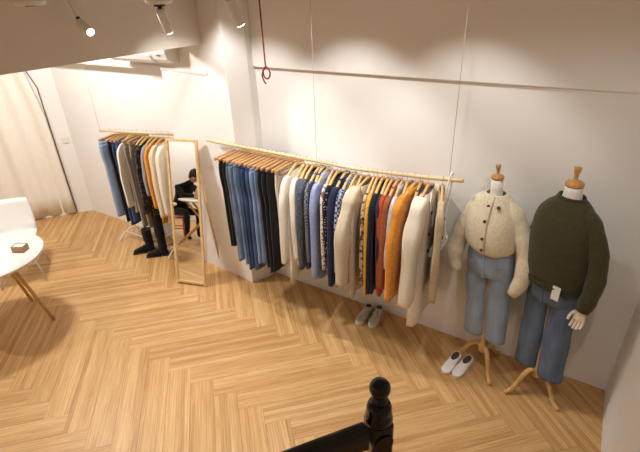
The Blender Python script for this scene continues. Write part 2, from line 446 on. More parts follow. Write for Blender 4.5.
def garment(kind, label, cat, x, y, z, m, w=.205, t=.017, hem=-.92, zend=-.85, sr=.05, out=.036, flare=.012, yaw=0, sl=True, collar=None, buttons=None, group=None, lapel=None, cuff=None, z_sh=-.168):
    rnd = random.Random(hash((round(x*1000), 5)) % 9999)
    g = thing(kind, label, cat, (x, y, z), yaw, group)
    R = top_body(w, t, hem, z_sh, flare, rnd)
    mb = MB(); mb.rings(R, False, True); mb.build('body', m, g)
    if sl:
        for s in (-1, 1):
            mb, e, er = sleeve(s, w, z_sh, zend, sr if s < 0 else min(sr, .048), t*1.05, rnd, out if s < 0 else .015)
            so = mb.build('sleeve', m, g)
            if cuff:
                cb = MB(); cb.tube([(e.x, e.y, e.z+.045), (e.x, e.y, e.z-.004)], [(er[0]*1.1, er[1]*1.08)]*2, 14, side=(1, 0, 0)); cb.build('cuff', cuff, so)
    if collar:
        cb = MB(); n = 20; RR = []
        for (zz, ka, kb) in ((-.114, 1.0, 1.0), (-.088, .95, 1.0), (-.088, 1.04, 1.35), (-.126, 1.3, 1.6)):
            RR.append(ell(0, 0, zz, .09*ka, t*.8*kb, n, 2.4))
        cb.rings(RR, False, False); cb.build('collar', collar, g)
    if lapel:
        lb = MB()
        for s in (-1, 1):
            pts = [(t*1.0, s*.03, -.11), (t*1.40, s*.10, -.155), (t*1.45, s*.085, -.25), (t*1.4, s*.012, -.40)]
            lb.add(pts+[(p[0]-.008, p[1], p[2]) for p in pts], [(0, 1, 2, 3), (7, 6, 5, 4), (0, 4, 5, 1), (1, 5, 6, 2), (2, 6, 7, 3), (3, 7, 4, 0)], False)
        lb.build('lapel', lapel, g, .003)
    if buttons:
        bm_, zs, ys = buttons
        for zz in zs:
            for yy in ys:
                bb = MB(); bb.disc((t*1.32, yy, zz), (1, 0, 0), .013, .012); bb.build('button', bm_, g)
    return g

def trousers(label, x, y, z, m, w=.19, t=.018, hem=-1.08, yaw=0, flare=.0, cat='trousers', kind='trousers', group=None):
    rnd = random.Random(hash((round(x*1000), 9)) % 9999)
    g = thing(kind, label, cat, (x, y, z), yaw, group)
    top = -.118; crotch = top-.27
    mb = MB(); mb.rings([ell(0, 0, zz, w*.97, t*1.0, 28, 3) for zz in (top, top-.036)], True, True); mb.build('waistband', m, g)
    for s in (-1, 1):
        ph = rnd.uniform(0, 6.28); dx = rnd.uniform(-.012, .012); dy = rnd.uniform(-.012, .012); e = hem+rnd.uniform(-.015, .015)
        C = sbez([(0, s*w*.485, top-.03), (0, s*w*.53, crotch), (dx*.5, s*w*.55+dy*.5, (crotch+e)/2), (dx, s*w*.54+dy, e)], 8)
        lb = MB(); R = []
        for i, c_ in enumerate(C):
            f = i/(len(C)-1)
            ua = w*(.50+.07*math.sin(PI*min(1, f*3))+flare*f/w*.5-.05*math.sin(PI*f))*(1+.015*math.sin(12*f+ph)); xb = t*(.95+.12*math.sin(9*f+ph)+.1*f)
            r = []
            for (x, y, zz) in ell(0, 0, 0, ua, xb, 24, 2.8):
                rip = min(1, f*2)*(.004*math.sin(46*y+ph+2*f)+.003*math.sin(85*y+2*ph))
                r.append((c_.x+x+rip, c_.y+y, c_.z+.005*math.sin(14*f+ph)*math.copysign(1, x)*0))
            R.append(r)
        lb.rings(R); lb.build('leg', m, g)
    for s in (-1, 1):
        pb = MB(); pb.box((t*1.06, s*.088, top-.13), (.004, .085, .10)); pb.build('pocket', m, g, .002)
    return g

# hangers ---------------------------------------------------------------
def make_hook(t):
    mb = MB(); P = [(0, 0, -.092), (0, .002, -.065), (0, .004, -.045)]
    for k in range(9):
        a = -PI*.42+k/8*PI*1.35
        P.append((0, .0175*math.cos(a), -.022+.0175*math.sin(a)))
    mb.tube(sbez(P, 3), .0016, 6); mb.build('hook', 'steel', t)
def shirt_hanger():
    OFF = -.033
    t = thing('coat_hanger', 'x', 'hanger', (0, 0, 0)); make_hook(t)
    mb = MB(); P = [(0, q*s_, z_+OFF) for s_, q, z_ in ((-1, .195, -.138), (-1, .17, -.112), (-1, .11, -.082), (-1, .04, -.059), (0, 0, -.052), (1, .04, -.059), (1, .11, -.082), (1, .17, -.112), (1, .195, -.138))]
    rr = [(.009, .008), (.011, .012), (.011, .013), (.010, .014), (.010, .016), (.010, .014), (.011, .013), (.011, .012), (.009, .008)]
    C = sbez(P, 4); R2 = [tuple(a) for a in zip(sres([r[0] for r in rr], 4), sres([r[1] for r in rr], 4))]
    mb.tube(C, R2, 10, side=(1, 0, 0)); mb.build('shoulder_bar', 'hanger_light', t)
    return t
def clip_hanger():
    t = thing('trouser_hanger', 'x', 'hanger', (0, 0, 0)); make_hook(t)
    mb = MB(); mb.tube(sbez([(0, -.2, -.098), (0, -.1, -.094), (0, 0, -.088), (0, .1, -.094), (0, .2, -.098)], 5), [(.009, .015)]*21, 10, side=(1, 0, 0)); mb.build('bar', 'hanger_brown', t)
    for s in (-1, 1):
        mb = MB(); mb.box((0, s*.14, -.115), (.022, .022, .036)); mb.build('clip', 'steel', t, .003)
    return t
HS = shirt_hanger(); HT = clip_hanger(); used = {'s': 0, 't': 0}
def hang(kind, x, y, z, yaw, label, group):
    src = HS if kind == 's' else HT
    if not used[kind]:
        used[kind] = 1; src.location = (x, y, z); src.rotation_euler = (0, 0, yaw); src['label'] = label; src['group'] = group; return src
    return dup(src, (x, y, z), yaw, label, group)

# fabrics
F = {
 'black': cloth('black_twill', (22, 22, 25)), 'greyd': denim('grey_denim', (112, 118, 132), .2),
 'lblue': denim('light_blue_denim', (122, 142, 172)), 'blue': denim('mid_blue_denim', (76, 97, 134)), 'blue2': denim('blue_denim', (60, 78, 112)),
 'pblue': denim('pale_blue_denim', (146, 165, 198), .16), 'cream': cloth('cream_cotton', (236, 226, 208), .04), 'greige': cloth('greige_twill', (168, 150, 130)),
 'white': cloth('off_white_wool', (238, 230, 216), .04), 'slate': cloth('slate_wool', (76, 82, 96)), 'tweed': pattern('dark_tweed', (58, 62, 74), (128, 134, 148), 170, .56, 'noise'),
 'check': pattern('navy_white_check', (40, 45, 66), (150, 150, 158), 70, .5, 'check'), 'navy': cloth('navy_cotton', (30, 35, 60)), 'lav': cloth('lavender_blue_cotton', (150, 164, 206)),
 'floral': pattern('white_brown_floral', (228, 216, 206), (120, 84, 74), 34, .54, 'noise'), 'dots': pattern('black_white_dots', (20, 20, 24), (226, 224, 222), 60, .22),
 'navy2': cloth('deep_navy_cotton', (33, 38, 72)), 'plaid': pattern('blue_white_plaid', (44, 56, 92), (170, 178, 196), 52, .5, 'check'),
 'ivory': cloth('ivory_cotton', (240, 234, 224), .04), 'taupe': cloth('taupe_knit', (182, 164, 144)), 'beige': cloth('beige_wool', (206, 190, 166), .04),
 'leop': pattern('brown_leopard_print', (206, 176, 140), (70, 50, 40), 46, .52, 'noise'), 'yellow': cloth('mustard_yellow_cotton', (226, 172, 62)),
 'ink': cloth('ink_navy_wool', (28, 30, 46)), 'plum': cloth('dark_plum_cotton', (58, 42, 62)), 'rust': cloth('rust_red_knit', (178, 74, 40)), 'brown': cloth('ginger_brown_wool', (158, 88, 48)),
 'pale': cloth('pale_blue_grey_cotton', (196, 206, 220)), 'charc': cloth('charcoal_wool', (58, 54, 54)), 'mustard': cloth('mustard_orange_wool', (226, 150, 58)),
 'dbrown': cloth('dark_brown_wool', (84, 58, 40)), 'coat': cloth('cream_coat_wool', (242, 233, 216), .04), 'trench': cloth('beige_trench_cotton', (198, 178, 148)),
 'dotbrown': pattern('dark_brown_dots', (50, 40, 36), (210, 204, 196), 70, .2), 'grey': cloth('grey_wool', (150, 148, 150)), 'orange': cloth('orange_knit', (216, 142, 58)),
 'knit': cloth('cream_knit', (226, 208, 178), .08, 60, .6, 160), 'bark': cloth('dark_brown_cotton', (62, 50, 42)), 'stone': cloth('stone_grey_twill', (158, 150, 140)),
}
GA = 'clothes on the long wooden rail'
HA = 'hangers on the long wooden rail'
def on_rail(typ, x, label, hlabel, fab, **k):
    yaw = math.radians(k.pop('yaw', random.uniform(-7, -1) if typ == 't' else random.uniform(5, 13)))
    z = rail_z(x)+.010
    if typ == 't':
        g = trousers(label, x, RAIL_Y, z, F[fab], yaw=yaw, group=GA, **k)
    else:
        cat = k.pop('cat'); kind = k.pop('kind', cat.replace(' ', '_'))
        g = garment(kind, label, cat, x, RAIL_Y, z, F[fab], yaw=yaw, group=GA, **k)
    hang('t' if typ == 't' else 's', x, RAIL_Y, z, yaw, hlabel, HA)
    return g
T = on_rail
T('t', -2.7, 'black trousers first at the pillar end of the long wooden rail', 'brown clip hanger holding the black trousers beside the pillar', 'black', hem=-1.0, w=0.16, t=.0165)
T('t', -2.655, 'second black trousers, just before the grey denim at the pillar end', 'brown clip hanger holding the second black trousers at the pillar end', 'black', hem=-0.96, w=0.16, t=.0165)
T('t', -2.605, 'grey denim trousers between black trousers and light blue jeans', 'brown clip hanger holding the grey denim trousers', 'greyd', hem=-1.12, w=0.18, t=.0165)
T('t', -2.56, 'first light blue jeans right after the grey denim trousers', 'brown clip hanger holding the light blue jeans right after grey denim', 'lblue', hem=-1.1, w=0.185, t=.0165, kind='jeans', cat='jeans')
T('t', -2.51, 'second light blue jeans, left of the darker blue pairs', 'brown clip hanger holding the second light blue jeans', 'lblue', hem=-1.13, w=0.19, t=.0165, kind='jeans', cat='jeans')
T('t', -2.465, 'mid blue jeans beside the second light blue pair', 'brown clip hanger holding the mid blue jeans beside the light pair', 'blue', hem=-1.17, w=0.19, t=.0165, kind='jeans', cat='jeans')
T('t', -2.42, 'dark blue jeans in the middle of the blue denim', 'brown clip hanger holding the dark blue jeans in the middle of the denim', 'blue2', hem=-1.14, w=0.19, t=.0165, kind='jeans', cat='jeans')
T('t', -2.375, 'faded mid blue jeans between dark blue and pale blue pairs', 'brown clip hanger holding the faded mid blue jeans', 'blue', hem=-1.12, w=0.19, t=.0165, kind='jeans', cat='jeans')
T('t', -2.325, 'pale blue wide jeans next to the faded mid blue pair', 'brown clip hanger holding the pale blue wide jeans', 'pblue', hem=-1.06, w=0.19, t=.0165, kind='jeans', cat='jeans')
T('t', -2.28, 'last light blue jeans, touching the black trousers', 'brown clip hanger holding the last light blue jeans', 'lblue', hem=-1.04, w=0.19, t=.0165, kind='jeans', cat='jeans')
T('t', -2.235, 'wide black trousers hanging right after the last light blue jeans', 'brown clip hanger holding the black trousers after the last jeans', 'black', hem=-1.07, w=0.195, t=.0165)
T('t', -2.19, 'wide black trousers in the middle of the three black pairs', 'brown clip hanger holding the middle pair of three black trousers', 'black', hem=-1.09, w=0.195, t=.0165)
T('t', -2.145, 'wide black trousers hanging next to the cream trousers', 'brown clip hanger holding the black trousers next to cream ones', 'black', hem=-1.06, w=0.195, t=.0165)
T('t', -2.095, 'narrow cream trousers between the black trousers and the greige pair', 'brown clip hanger holding the narrow cream trousers', 'cream', hem=-0.98, w=0.165, t=.0165)
T('t', -2.05, 'greige trousers hanging left of the off-white coat', 'brown clip hanger holding the greige trousers on the long rail', 'greige', hem=-0.86, w=0.16, t=.0165)
S = on_rail
S('s', -2.0, 'long off-white coat hanging after the trousers', 'light wood hanger of the long off-white coat', 'white', cat='coat', t=0.0186, hem=-1.09, zend=-.88, w=.20, out=.05)
S('s', -1.925, 'off-white wool jacket with belt end hanging beside the long off-white coat', 'light wood hanger of the off-white wool jacket', 'white', cat='jacket', t=0.0186, hem=-.92, zend=-.80, out=.05)
S('s', -1.890, 'slate grey cardigan between the off-white jacket and the tweed jacket', 'light wood hanger of the slate grey cardigan', 'slate', cat='cardigan', t=0.0136, hem=-.84, zend=-.78)
S('s', -1.845, 'dark speckled tweed jacket on the long rail', 'light wood hanger of the dark tweed jacket', 'tweed', cat='jacket', t=0.0211, hem=-.93, zend=-.88, sr=.06)
S('s', -1.785, 'navy and white checked shirt beside the tweed jacket', 'light wood hanger of the checked shirt beside the tweed', 'check', cat='shirt', t=0.0124, hem=-.85, zend=-.80, collar=F['check'])
S('s', -1.755, 'plain navy shirt left of the lavender blue shirt', 'light wood hanger of the plain navy shirt', 'navy', cat='shirt', t=0.0124, hem=-.97, zend=-.90, collar=F['navy'])
S('s', -1.710, 'lavender blue long shirt', 'light wood hanger of the lavender blue shirt', 'lav', cat='shirt', t=0.0186, hem=-.99, zend=-.93, sr=.055, collar=F['lav'])
S('s', -1.655, 'white blouse with brown floral print', 'light wood hanger of the floral blouse', 'floral', cat='blouse', t=0.0149, hem=-.86, zend=-.82)
S('s', -1.615, 'black dress with small white dots', 'light wood hanger of the black dotted dress', 'dots', cat='dress', t=0.0149, hem=-1.0, zend=-.7)
S('s', -1.550, 'deep navy long dress between the dotted dress and the plaid shirt', 'light wood hanger of the deep navy dress', 'navy2', cat='dress', t=0.0211, hem=-.99, zend=-.95, sr=.055, collar=F['navy2'])
S('s', -1.495, 'blue and white plaid shirt', 'light wood hanger of the blue and white plaid shirt', 'plaid', cat='shirt', t=0.0149, hem=-.84, zend=-.80, collar=F['plaid'])
S('s', -1.450, 'thin ivory blouse between the plaid shirt and the taupe knit', 'light wood hanger of the thin ivory blouse', 'ivory', cat='blouse', t=0.0112, hem=-.80, zend=-.72, out=.06)
S('s', -1.405, 'long taupe knit dress left of the beige coat', 'light wood hanger of the taupe knit dress', 'taupe', cat='dress', t=0.0174, hem=-1.0, zend=-.98, out=.06)
S('s', -1.350, 'wide beige wool coat with flared front', 'light wood hanger of the wide beige wool coat', 'beige', cat='coat', t=.040, hem=-.97, zend=-.86, sr=.095, flare=.05, out=.09, yaw=-7, w=.185)
S('s', -1.305, 'brown leopard print blouse beside the beige coat', 'light wood hanger of the leopard print blouse', 'leop', cat='blouse', t=0.0124, hem=-.86, zend=-.84)
S('s', -1.275, 'mustard yellow thin top on the long rail', 'light wood hanger of the mustard yellow top', 'yellow', cat='top', t=0.0124, hem=-.98, zend=-.96)
S('s', -1.235, 'ink navy jacket left of the rust red dress', 'light wood hanger of the ink navy jacket', 'ink', cat='jacket', t=0.0161, hem=-.98, zend=-.92)
S('s', -1.195, 'dark plum thin shirt beside the rust red dress', 'light wood hanger of the dark plum shirt', 'plum', cat='shirt', t=0.0112, hem=-.92, zend=-.86)
S('s', -1.160, 'rust red long-sleeved dress', 'light wood hanger of the rust red dress', 'rust', cat='dress', t=0.0161, hem=-.93, zend=-.92, w=.2)
S('s', -1.120, 'ginger brown jacket with a stand collar', 'light wood hanger of the ginger brown jacket', 'brown', cat='jacket', t=0.0161, hem=-.88, zend=-.84, collar=F['brown'])
S('s', -1.080, 'pale blue-grey shirt left of the mustard coat', 'light wood hanger of the pale blue-grey shirt', 'pale', cat='shirt', t=0.0136, hem=-.72, zend=-.66, collar=F['pale'], w=.2)
S('s', -1.040, 'charcoal jacket squeezed behind the mustard orange coat', 'light wood hanger of the charcoal jacket', 'charc', cat='jacket', t=0.0124, hem=-.86, zend=-.8)
S('s', -.985, 'mustard orange wool coat', 'light wood hanger of the mustard orange coat', 'mustard', cat='coat', t=0.0248, hem=-.92, zend=-.90, sr=.09, collar=F['mustard'], yaw=-5, out=.06, w=.19)
S('s', -.945, 'dark brown waistcoat between the mustard coat and the cream coat', 'light wood hanger of the dark brown waistcoat', 'dbrown', cat='waistcoat', t=0.0112, hem=-.8, sl=False, collar=F['dbrown'])
S('s', -.885, 'long cream wool coat with black buttons near the rail end', 'light wood hanger of the long cream coat', 'coat', cat='coat', t=.040, hem=-1.19, zend=-.93, sr=.08, flare=.02, lapel=F['coat'], buttons=('button_black', (-.25, -.42, -.56), (-.07,)), yaw=2, out=.055, w=.185)
S('s', -.785, 'beige trench coat hanging last at the rail end', 'light wood hanger of the beige trench coat', 'trench', cat='coat', t=.020, hem=-.94, zend=-.86, sr=.055, w=.19, lapel=F['trench'], yaw=17, buttons=('button_black', (-.3, -.45), (-.05,)))

# long rail with its two wires
t = thing('clothes_rail', 'long pale wooden pole hung on wires along the back wall', 'clothes rail', (-1.8, RAIL_Y, 1.5))
mb = MB(); xs = [-2.975+i*(2.325/20) for i in range(21)]
mb.tube([(x+1.8, 0, rail_z(x)-1.5-.012) for x in xs], .0145, 12); mb.build('pole', 'rail', t)
for x, m_ in ((-1.8, 'wire'), (-.745, 'wire')):
    mb = MB(); mb.tube([(x+1.8, 0, rail_z(x)-1.5-.02), (x+1.8, 0, CEIL-1.5)], .0016, 6)
    mb.tube([(x+1.8-.001, 0, rail_z(x)-1.5-.012), (x+1.8+.004, 0, rail_z(x)-1.5-.012)], .017, 12); mb.build('wire', m_, t)

# cream bag at the rail end
t = thing('shoulder_bag', 'small cream shoulder bag hanging by its strap from the rail end', 'bag', (-.735, RAIL_Y, 1.538))
mb = MB()
mb.tube(sbez([(-.06, -.04, -.52), (-.04, -.03, -.28), (-.012, -.022, -.05), (0, -.004, .043), (.004, .014, .046), (.004, .024, .02), (0, .022, -.1), (-.01, .0, -.3), (.02, -.03, -.44)], 6), [(.007, .003)]*49, 8)
mb.build('strap', 'white_leather', t)
mb = MB(); R = []
for f in [i/10 for i in range(11)]:
    a = .052*math.sin(PI*(.12+.8*f))+.006; R.append([(-.085+.11*f+b_*.025*math.sin(PI*(.1+.8*f)), -.04+.02*f, -.59+.16*f+c_*a) for b_, c_ in [(math.cos(2*PI*k/12), math.sin(2*PI*k/12)) for k in range(12)]])
mb.rings(R); mb.build('pouch', 'white_leather', t)
mb = MB(); mb.tube([(-.075, -.062, -.58), (.02, -.049, -.435)], .003, 6); mb.build('zip', 'wire', t)

# ------------------------------------------------------------------ left rail
LY, LZ = 2.95, 1.435
GB = 'clothes on the left rail'; HB = 'hangers on the left rail'
def on_left(typ, x, label, hlabel, fab, **k):
    yaw = math.radians(k.pop('yaw', random.uniform(2, 10))); f_ = (x+4.75)/1.15; z = 1.375+.085*f_+.028; LY = 2.93+.045*f_
    if typ == 't': trousers(label, x, LY, z, F[fab], yaw=yaw, group=GB, w=k.pop('w', .155), **k)
    else:
        cat = k.pop('cat'); garment(cat.replace(' ', '_'), label, cat, x, LY, z, F[fab], yaw=yaw, group=GB, w=k.pop('w', .15), **k)
    h = hang('t' if typ == 't' else 's', x, LY, z, yaw, hlabel, HB); h.scale = (1, .8, 1)
for f in ():
    pass
Lh = on_left
Lh('t', -4.605, 'light blue jeans first at the wall end of the left rail', 'clip hanger of the light blue jeans on the left rail', 'pblue', hem=-1.02, kind='jeans', cat='jeans', yaw=-4, t=.03, w=.17)
Lh('t', -4.51, 'black trousers beside the first light blue jeans on the left rail', 'clip hanger of the black trousers next to light jeans', 'black', hem=-1.08)
Lh('t', -4.44, 'dark blue jeans second pair of denim on the left rail', 'clip hanger of the dark blue jeans on the left rail', 'blue2', hem=-1.12, kind='jeans', cat='jeans')
Lh('t', -4.37, 'mid blue jeans beside the ivory shirt on the left rail', 'clip hanger of the mid blue jeans on the left rail', 'blue', hem=-1.08, kind='jeans', cat='jeans')
Lh('s', -4.30, 'thin ivory shirt between blue jeans and grey trousers', 'hanger of the thin ivory shirt on the left rail', 'ivory', cat='shirt', t=.012, hem=-.95, zend=-.85)
Lh('t', -4.24, 'stone grey trousers on the left rail', 'clip hanger of the stone grey trousers', 'stone', hem=-1.12)
Lh('t', -4.16, 'greige trousers on the left rail', 'clip hanger of the greige trousers on the left rail', 'greige', hem=-1.14)
Lh('s', -4.07, 'dark brown long shirt on the left rail', 'hanger of the dark brown shirt on the left rail', 'bark', cat='shirt', t=.018, hem=-1.1, zend=-.9)
Lh('s', -4.005, 'dark blouse with pale dots on the left rail', 'hanger of the dark dotted blouse', 'dotbrown', cat='blouse', t=.016, hem=-.95, zend=-.8)
Lh('s', -3.93, 'grey wool jacket on the left rail', 'hanger of the grey wool jacket', 'grey', cat='jacket', t=.018, hem=-.72, zend=-.66)
Lh('s', -3.86, 'orange knit dress on the left rail', 'hanger of the orange knit dress', 'orange', cat='dress', t=.018, hem=-1.02, zend=-.8)
Lh('s', -3.78, 'cream knit jumper beside the orange dress', 'hanger of the cream knit jumper', 'knit', cat='jumper', t=.022, hem=-1.02, zend=-.9, sr=.055)
Lh('s', -3.69, 'long cream cardigan nearest the mirror on the left rail', 'hanger of the long cream cardigan near the mirror', 'cream', cat='cardigan', t=.024, hem=-1.1, zend=-.86, sr=.055)
t = thing('clothes_rail', 'short wooden rail in the left corner hung on a wire', 'clothes rail', (-4.2, LY, LZ))
lr = lambda x: (x+4.2, 2.93+.045*(x+4.75)/1.15-LY, 1.375+.085*(x+4.75)/1.15-LZ-.008)
mb = MB(); mb.tube([lr(-4.80), lr(-3.59)], .013, 12); mb.build('pole', 'rail', t)
mb = MB(); q = lr(-4.79); mb.tube([q, (q[0], q[1], 2.07-LZ)], .0016, 6); mb.build('wire', 'wire_dark', t)
# low white shoe rack under the left rail
t = thing('shoe_rack', 'low white wire shoe rack with curved feet under the left rail', 'shoe rack', (-4.28, 2.93, 0))
mb = MB()
for y, z in ((-.06, .10), (.10, .10)): mb.tube([(-.44, y, z), (.44, y, z)], .009, 8)
for x in (-.15, .15): mb.tube([(x, -.06, .10), (x, .10, .10)], .006, 8)
mb.build('shelf', 'white_metal', t)
for x in (-.44, .44):
    mb = MB(); mb.tube(sbez([(x, .12, .012), (x, .10, .09), (x, 0, .105), (x, -.09, .085), (x, -.155, .035), (x, -.17, .010)], 6), .009, 8); mb.build('foot', 'white_metal', t)

# ------------------------------------------------------------------ shoes
def shoe_rings(L, W, H, hh, n=18, toe=.9):
    R = []
    prof = [(0, .35, .45), (.04, .62, .8), (.12, .85, 1.0), (.25, .88, 1.0), (.40, .84, .92), (.55, .95, .74), (.70, 1.0, .58), (.82, .95, .48), (.92, .78, .40), (.98, .5, .30), (1.0, .2, .2)]
    for f, w, h in prof:
        r = []
        for k in range(n):
            a = 2*PI*k/n; c_, s_ = math.cos(a), math.sin(a)
            x = W/2*w*math.copysign(abs(c_)**.8, c_); z = .016+(H*h-.016)*(.5+.5*math.copysign(abs(s_)**.9, s_))
            r.append((x, -L*f+L*.5, z))
        R.append(r)
    return R
def low_shoe(name, label, loc, rz, up, sole, inner, L=.25, W=.092, H=.085, laces=None, group=None, oa=.62, ob=.16, oc=.27):
    t = thing(name, label, 'shoe', loc, rz, group)
    mb = MB(); mb.rings(shoe_rings(L, W, H, 0)); mb.build('upper', up, t, sub=1)
    mb = MB(); R = []
    for z, k in ((.0, .98), (.022, 1.02)):
        o = []
        for f, w in ((0, .3), (.03, .62), (.12, .86), (.3, .86), (.5, .88), (.7, 1.02), (.85, .96), (.95, .68), (1.01, .2)): o.append((W/2*w*k, -L*f+L*.5, z))
        o += [(-x, y, zz) for x, y, zz in reversed(o)]; R.append(o)
    mb.rings(R, True, True, False); mb.build('sole', sole, t, .003)
    HP = [(0, .45), (.04, .8), (.12, 1.0), (.25, 1.0), (.40, .92), (.55, .74), (.70, .58)]
    def hz(y):
        f = .5-y/L
        for (f0, h0), (f1, h1) in zip(HP[:-1], HP[1:]):
            if f <= f1: return H*(h0+(h1-h0)*(f-f0)/(f1-f0))
        return H*.5
    def ring(k, dz): return [(W*.5*oa*k*math.cos(2*PI*j/20), L*oc+L*ob*k*math.sin(2*PI*j/20), min(hz(L*oc+L*ob*k*math.sin(2*PI*j/20)), H)+dz-.007*abs(math.cos(2*PI*j/20))**2*k) for j in range(20)]
    mb = MB(); mb.rings([ring(1.16, -.006), ring(1.12, .006), ring(1.02, .010), ring(.92, .004)], False, False); mb.build('rim', up, t)
    mb = MB(); mb.rings([ring(.98, .006), ring(.5, .005), ring(.05, .005)], False, True); mb.build('opening', inner, t)
    if laces:
        for k in range(4):
            y = L*(-.01-.045*k); z = H*(.88-.09*k)+.004
            mb = MB(); mb.tube(sbez([(-.022, y, z-.006), (0, y-.004, z+.004), (.022, y, z-.006)], 4), .003, 6); mb.build('lace', laces, t)
    return t
low_shoe('sneaker', 'silver grey sneaker standing left in the pair under the long rail', (-1.415, 2.93, 0), math.radians(-6), 'silver_leather', 'white_sole', 'dark', .25, .088, .092, laces='silver_leather', group='silver sneakers', oa=.6, ob=.13, oc=.30)
low_shoe('sneaker', 'silver grey sneaker standing right in the pair, nearer the cream coat', (-1.305, 2.955, 0), math.radians(2), 'silver_leather', 'white_sole', 'dark', .25, .088, .092, laces='silver_leather', group='silver sneakers', oa=.6, ob=.13, oc=.30)
low_shoe('slip_on_shoe', 'white slip-on shoe farther from the stand leg, left of the pair', (-.545, 2.745, 0), math.radians(-12), 'white_leather', 'white_sole', 'insole', .25, .084, .068, group='white slip-on shoes', oa=.66, ob=.215, oc=.205)
low_shoe('slip_on_shoe', 'white slip-on shoe nearer the mannequin stand, right of the pair', (-.455, 2.75, 0), math.radians(-16), 'white_leather', 'white_sole', 'insole', .25, .084, .068, group='white slip-on shoes', oa=.66, ob=.215, oc=.205)
def boot(label, loc, rz, h, lean):
    t = thing('boot', label, 'boot', loc, rz, 'black boots')
    mb = MB(); mb.rings(shoe_rings(.25, .09, .11, 0)); mb.build('foot', 'black_suede', t, sub=1)
    mb = MB(); mb.tube(sbez([(0, .07, .05), (0, .075, .12), (lean*.3, .07, h*.6), (lean, .07, h)], 5), [(.042, .05)]*4+[(.043, .05)]*5+[(.05, .055)]*7, 16); mb.build('shaft', 'black_suede', t)
    mb = MB(); mb.box((0, .09, .014), (.07, .065, .028)); mb.box((0, -.04, .008), (.085, .17, .016)); mb.build('heel', 'sole', t, .004)
boot('black suede boot turned sideways, left of the pair under the left rail', (-4.24, 2.74, 0), math.radians(-42), .30, 0)
boot('tall black suede boot nearer the mirror under the left rail', (-4.03, 2.76, 0), math.radians(-50), .50, -.05)

# ------------------------------------------------------------------ standing mirror
B0 = Vector((-3.40, 2.477, 0)); B1 = Vector((-3.072, 2.572, 0)); U = (B1-B0).normalized(); wdt = (B1-B0).length
Fr = Vector((U.y, -U.x, 0))  # towards the viewer
lean = math.radians(11.4)
t = thing('standing_mirror', 'tall leaning mirror in a thin pale oak frame on an easel strut', 'mirror', B0, math.atan2(U.y, U.x))
rot = Matrix.Rotation(-lean, 4, 'X')
HM = 1.515; fr = .024
mb = MB()
for x in (fr/2, wdt-fr/2): mb.box((x, 0, HM/2), (fr, .026, HM), rot)
for z in (fr/2+.02, HM-fr/2): mb.box((wdt/2, 0, z), (wdt-2*fr, .024, fr), rot)
mb.build('frame', 'oak', t, .002)
mb = MB(); mb.box((wdt/2, .002, HM/2+.01), (wdt-2*fr+.004, .006, HM-2*fr), rot); mb.build('glass', 'mirror', t)
mb = MB(); mb.box((wdt/2, .008, HM/2+.01), (wdt-2*fr+.01, .005, HM-2*fr), rot); mb.build('back_panel', 'oak', t)
for x in (.015, wdt-.015):
    mb = MB(); a = rot @ Vector((x, .02, HM*.80)); b = Vector((x+.0, a.y+.16 if x < .1 else a.y+.13, .008)); mb.tube([a, b], [(.014, .009)]*2, 8); mb.build('strut', 'oak', t)

# ------------------------------------------------------------------ mannequins
def hand_mesh(side=1):
    """hand hanging down from the wrist at the origin; thumb towards +x*side, palm facing -y side inward"""
    mb = MB()
    mb.tube(sbez([(0, 0, .03), (0, 0, 0), (.002*side, -.004, -.04), (.002*side, -.008, -.075)], 4), [(.017, .022)]*4+[(.015, .026)]*4+[(.013, .034)]*5, 12, side=(0, 1, 0))
    for k, (fx, l) in enumerate(((.026, .062), (.009, .070), (-.008, .066), (-.025, .050))):
        x = fx*side
        mb.tube(sbez([(x, -.006, -.062), (x*1.1, -.012, -.062-l*.45), (x*1.15, -.026, -.062-l*.78), (x*1.1, -.04, -.062-l*.93)], 3), [.0088]*3+[.0082]*3+[.0074]*3+[.005], 8)
    mb.tube(sbez([(.02*side, -.006, -.02), (.040*side, -.018, -.042), (.046*side, -.032, -.066), (.044*side, -.044, -.082)], 3), [.0105]*3+[.0095]*3+[.008]*3+[.005], 8)
    return mb
def leaner(z, k=-.07): return k*(z-.2)/1.45*1.0

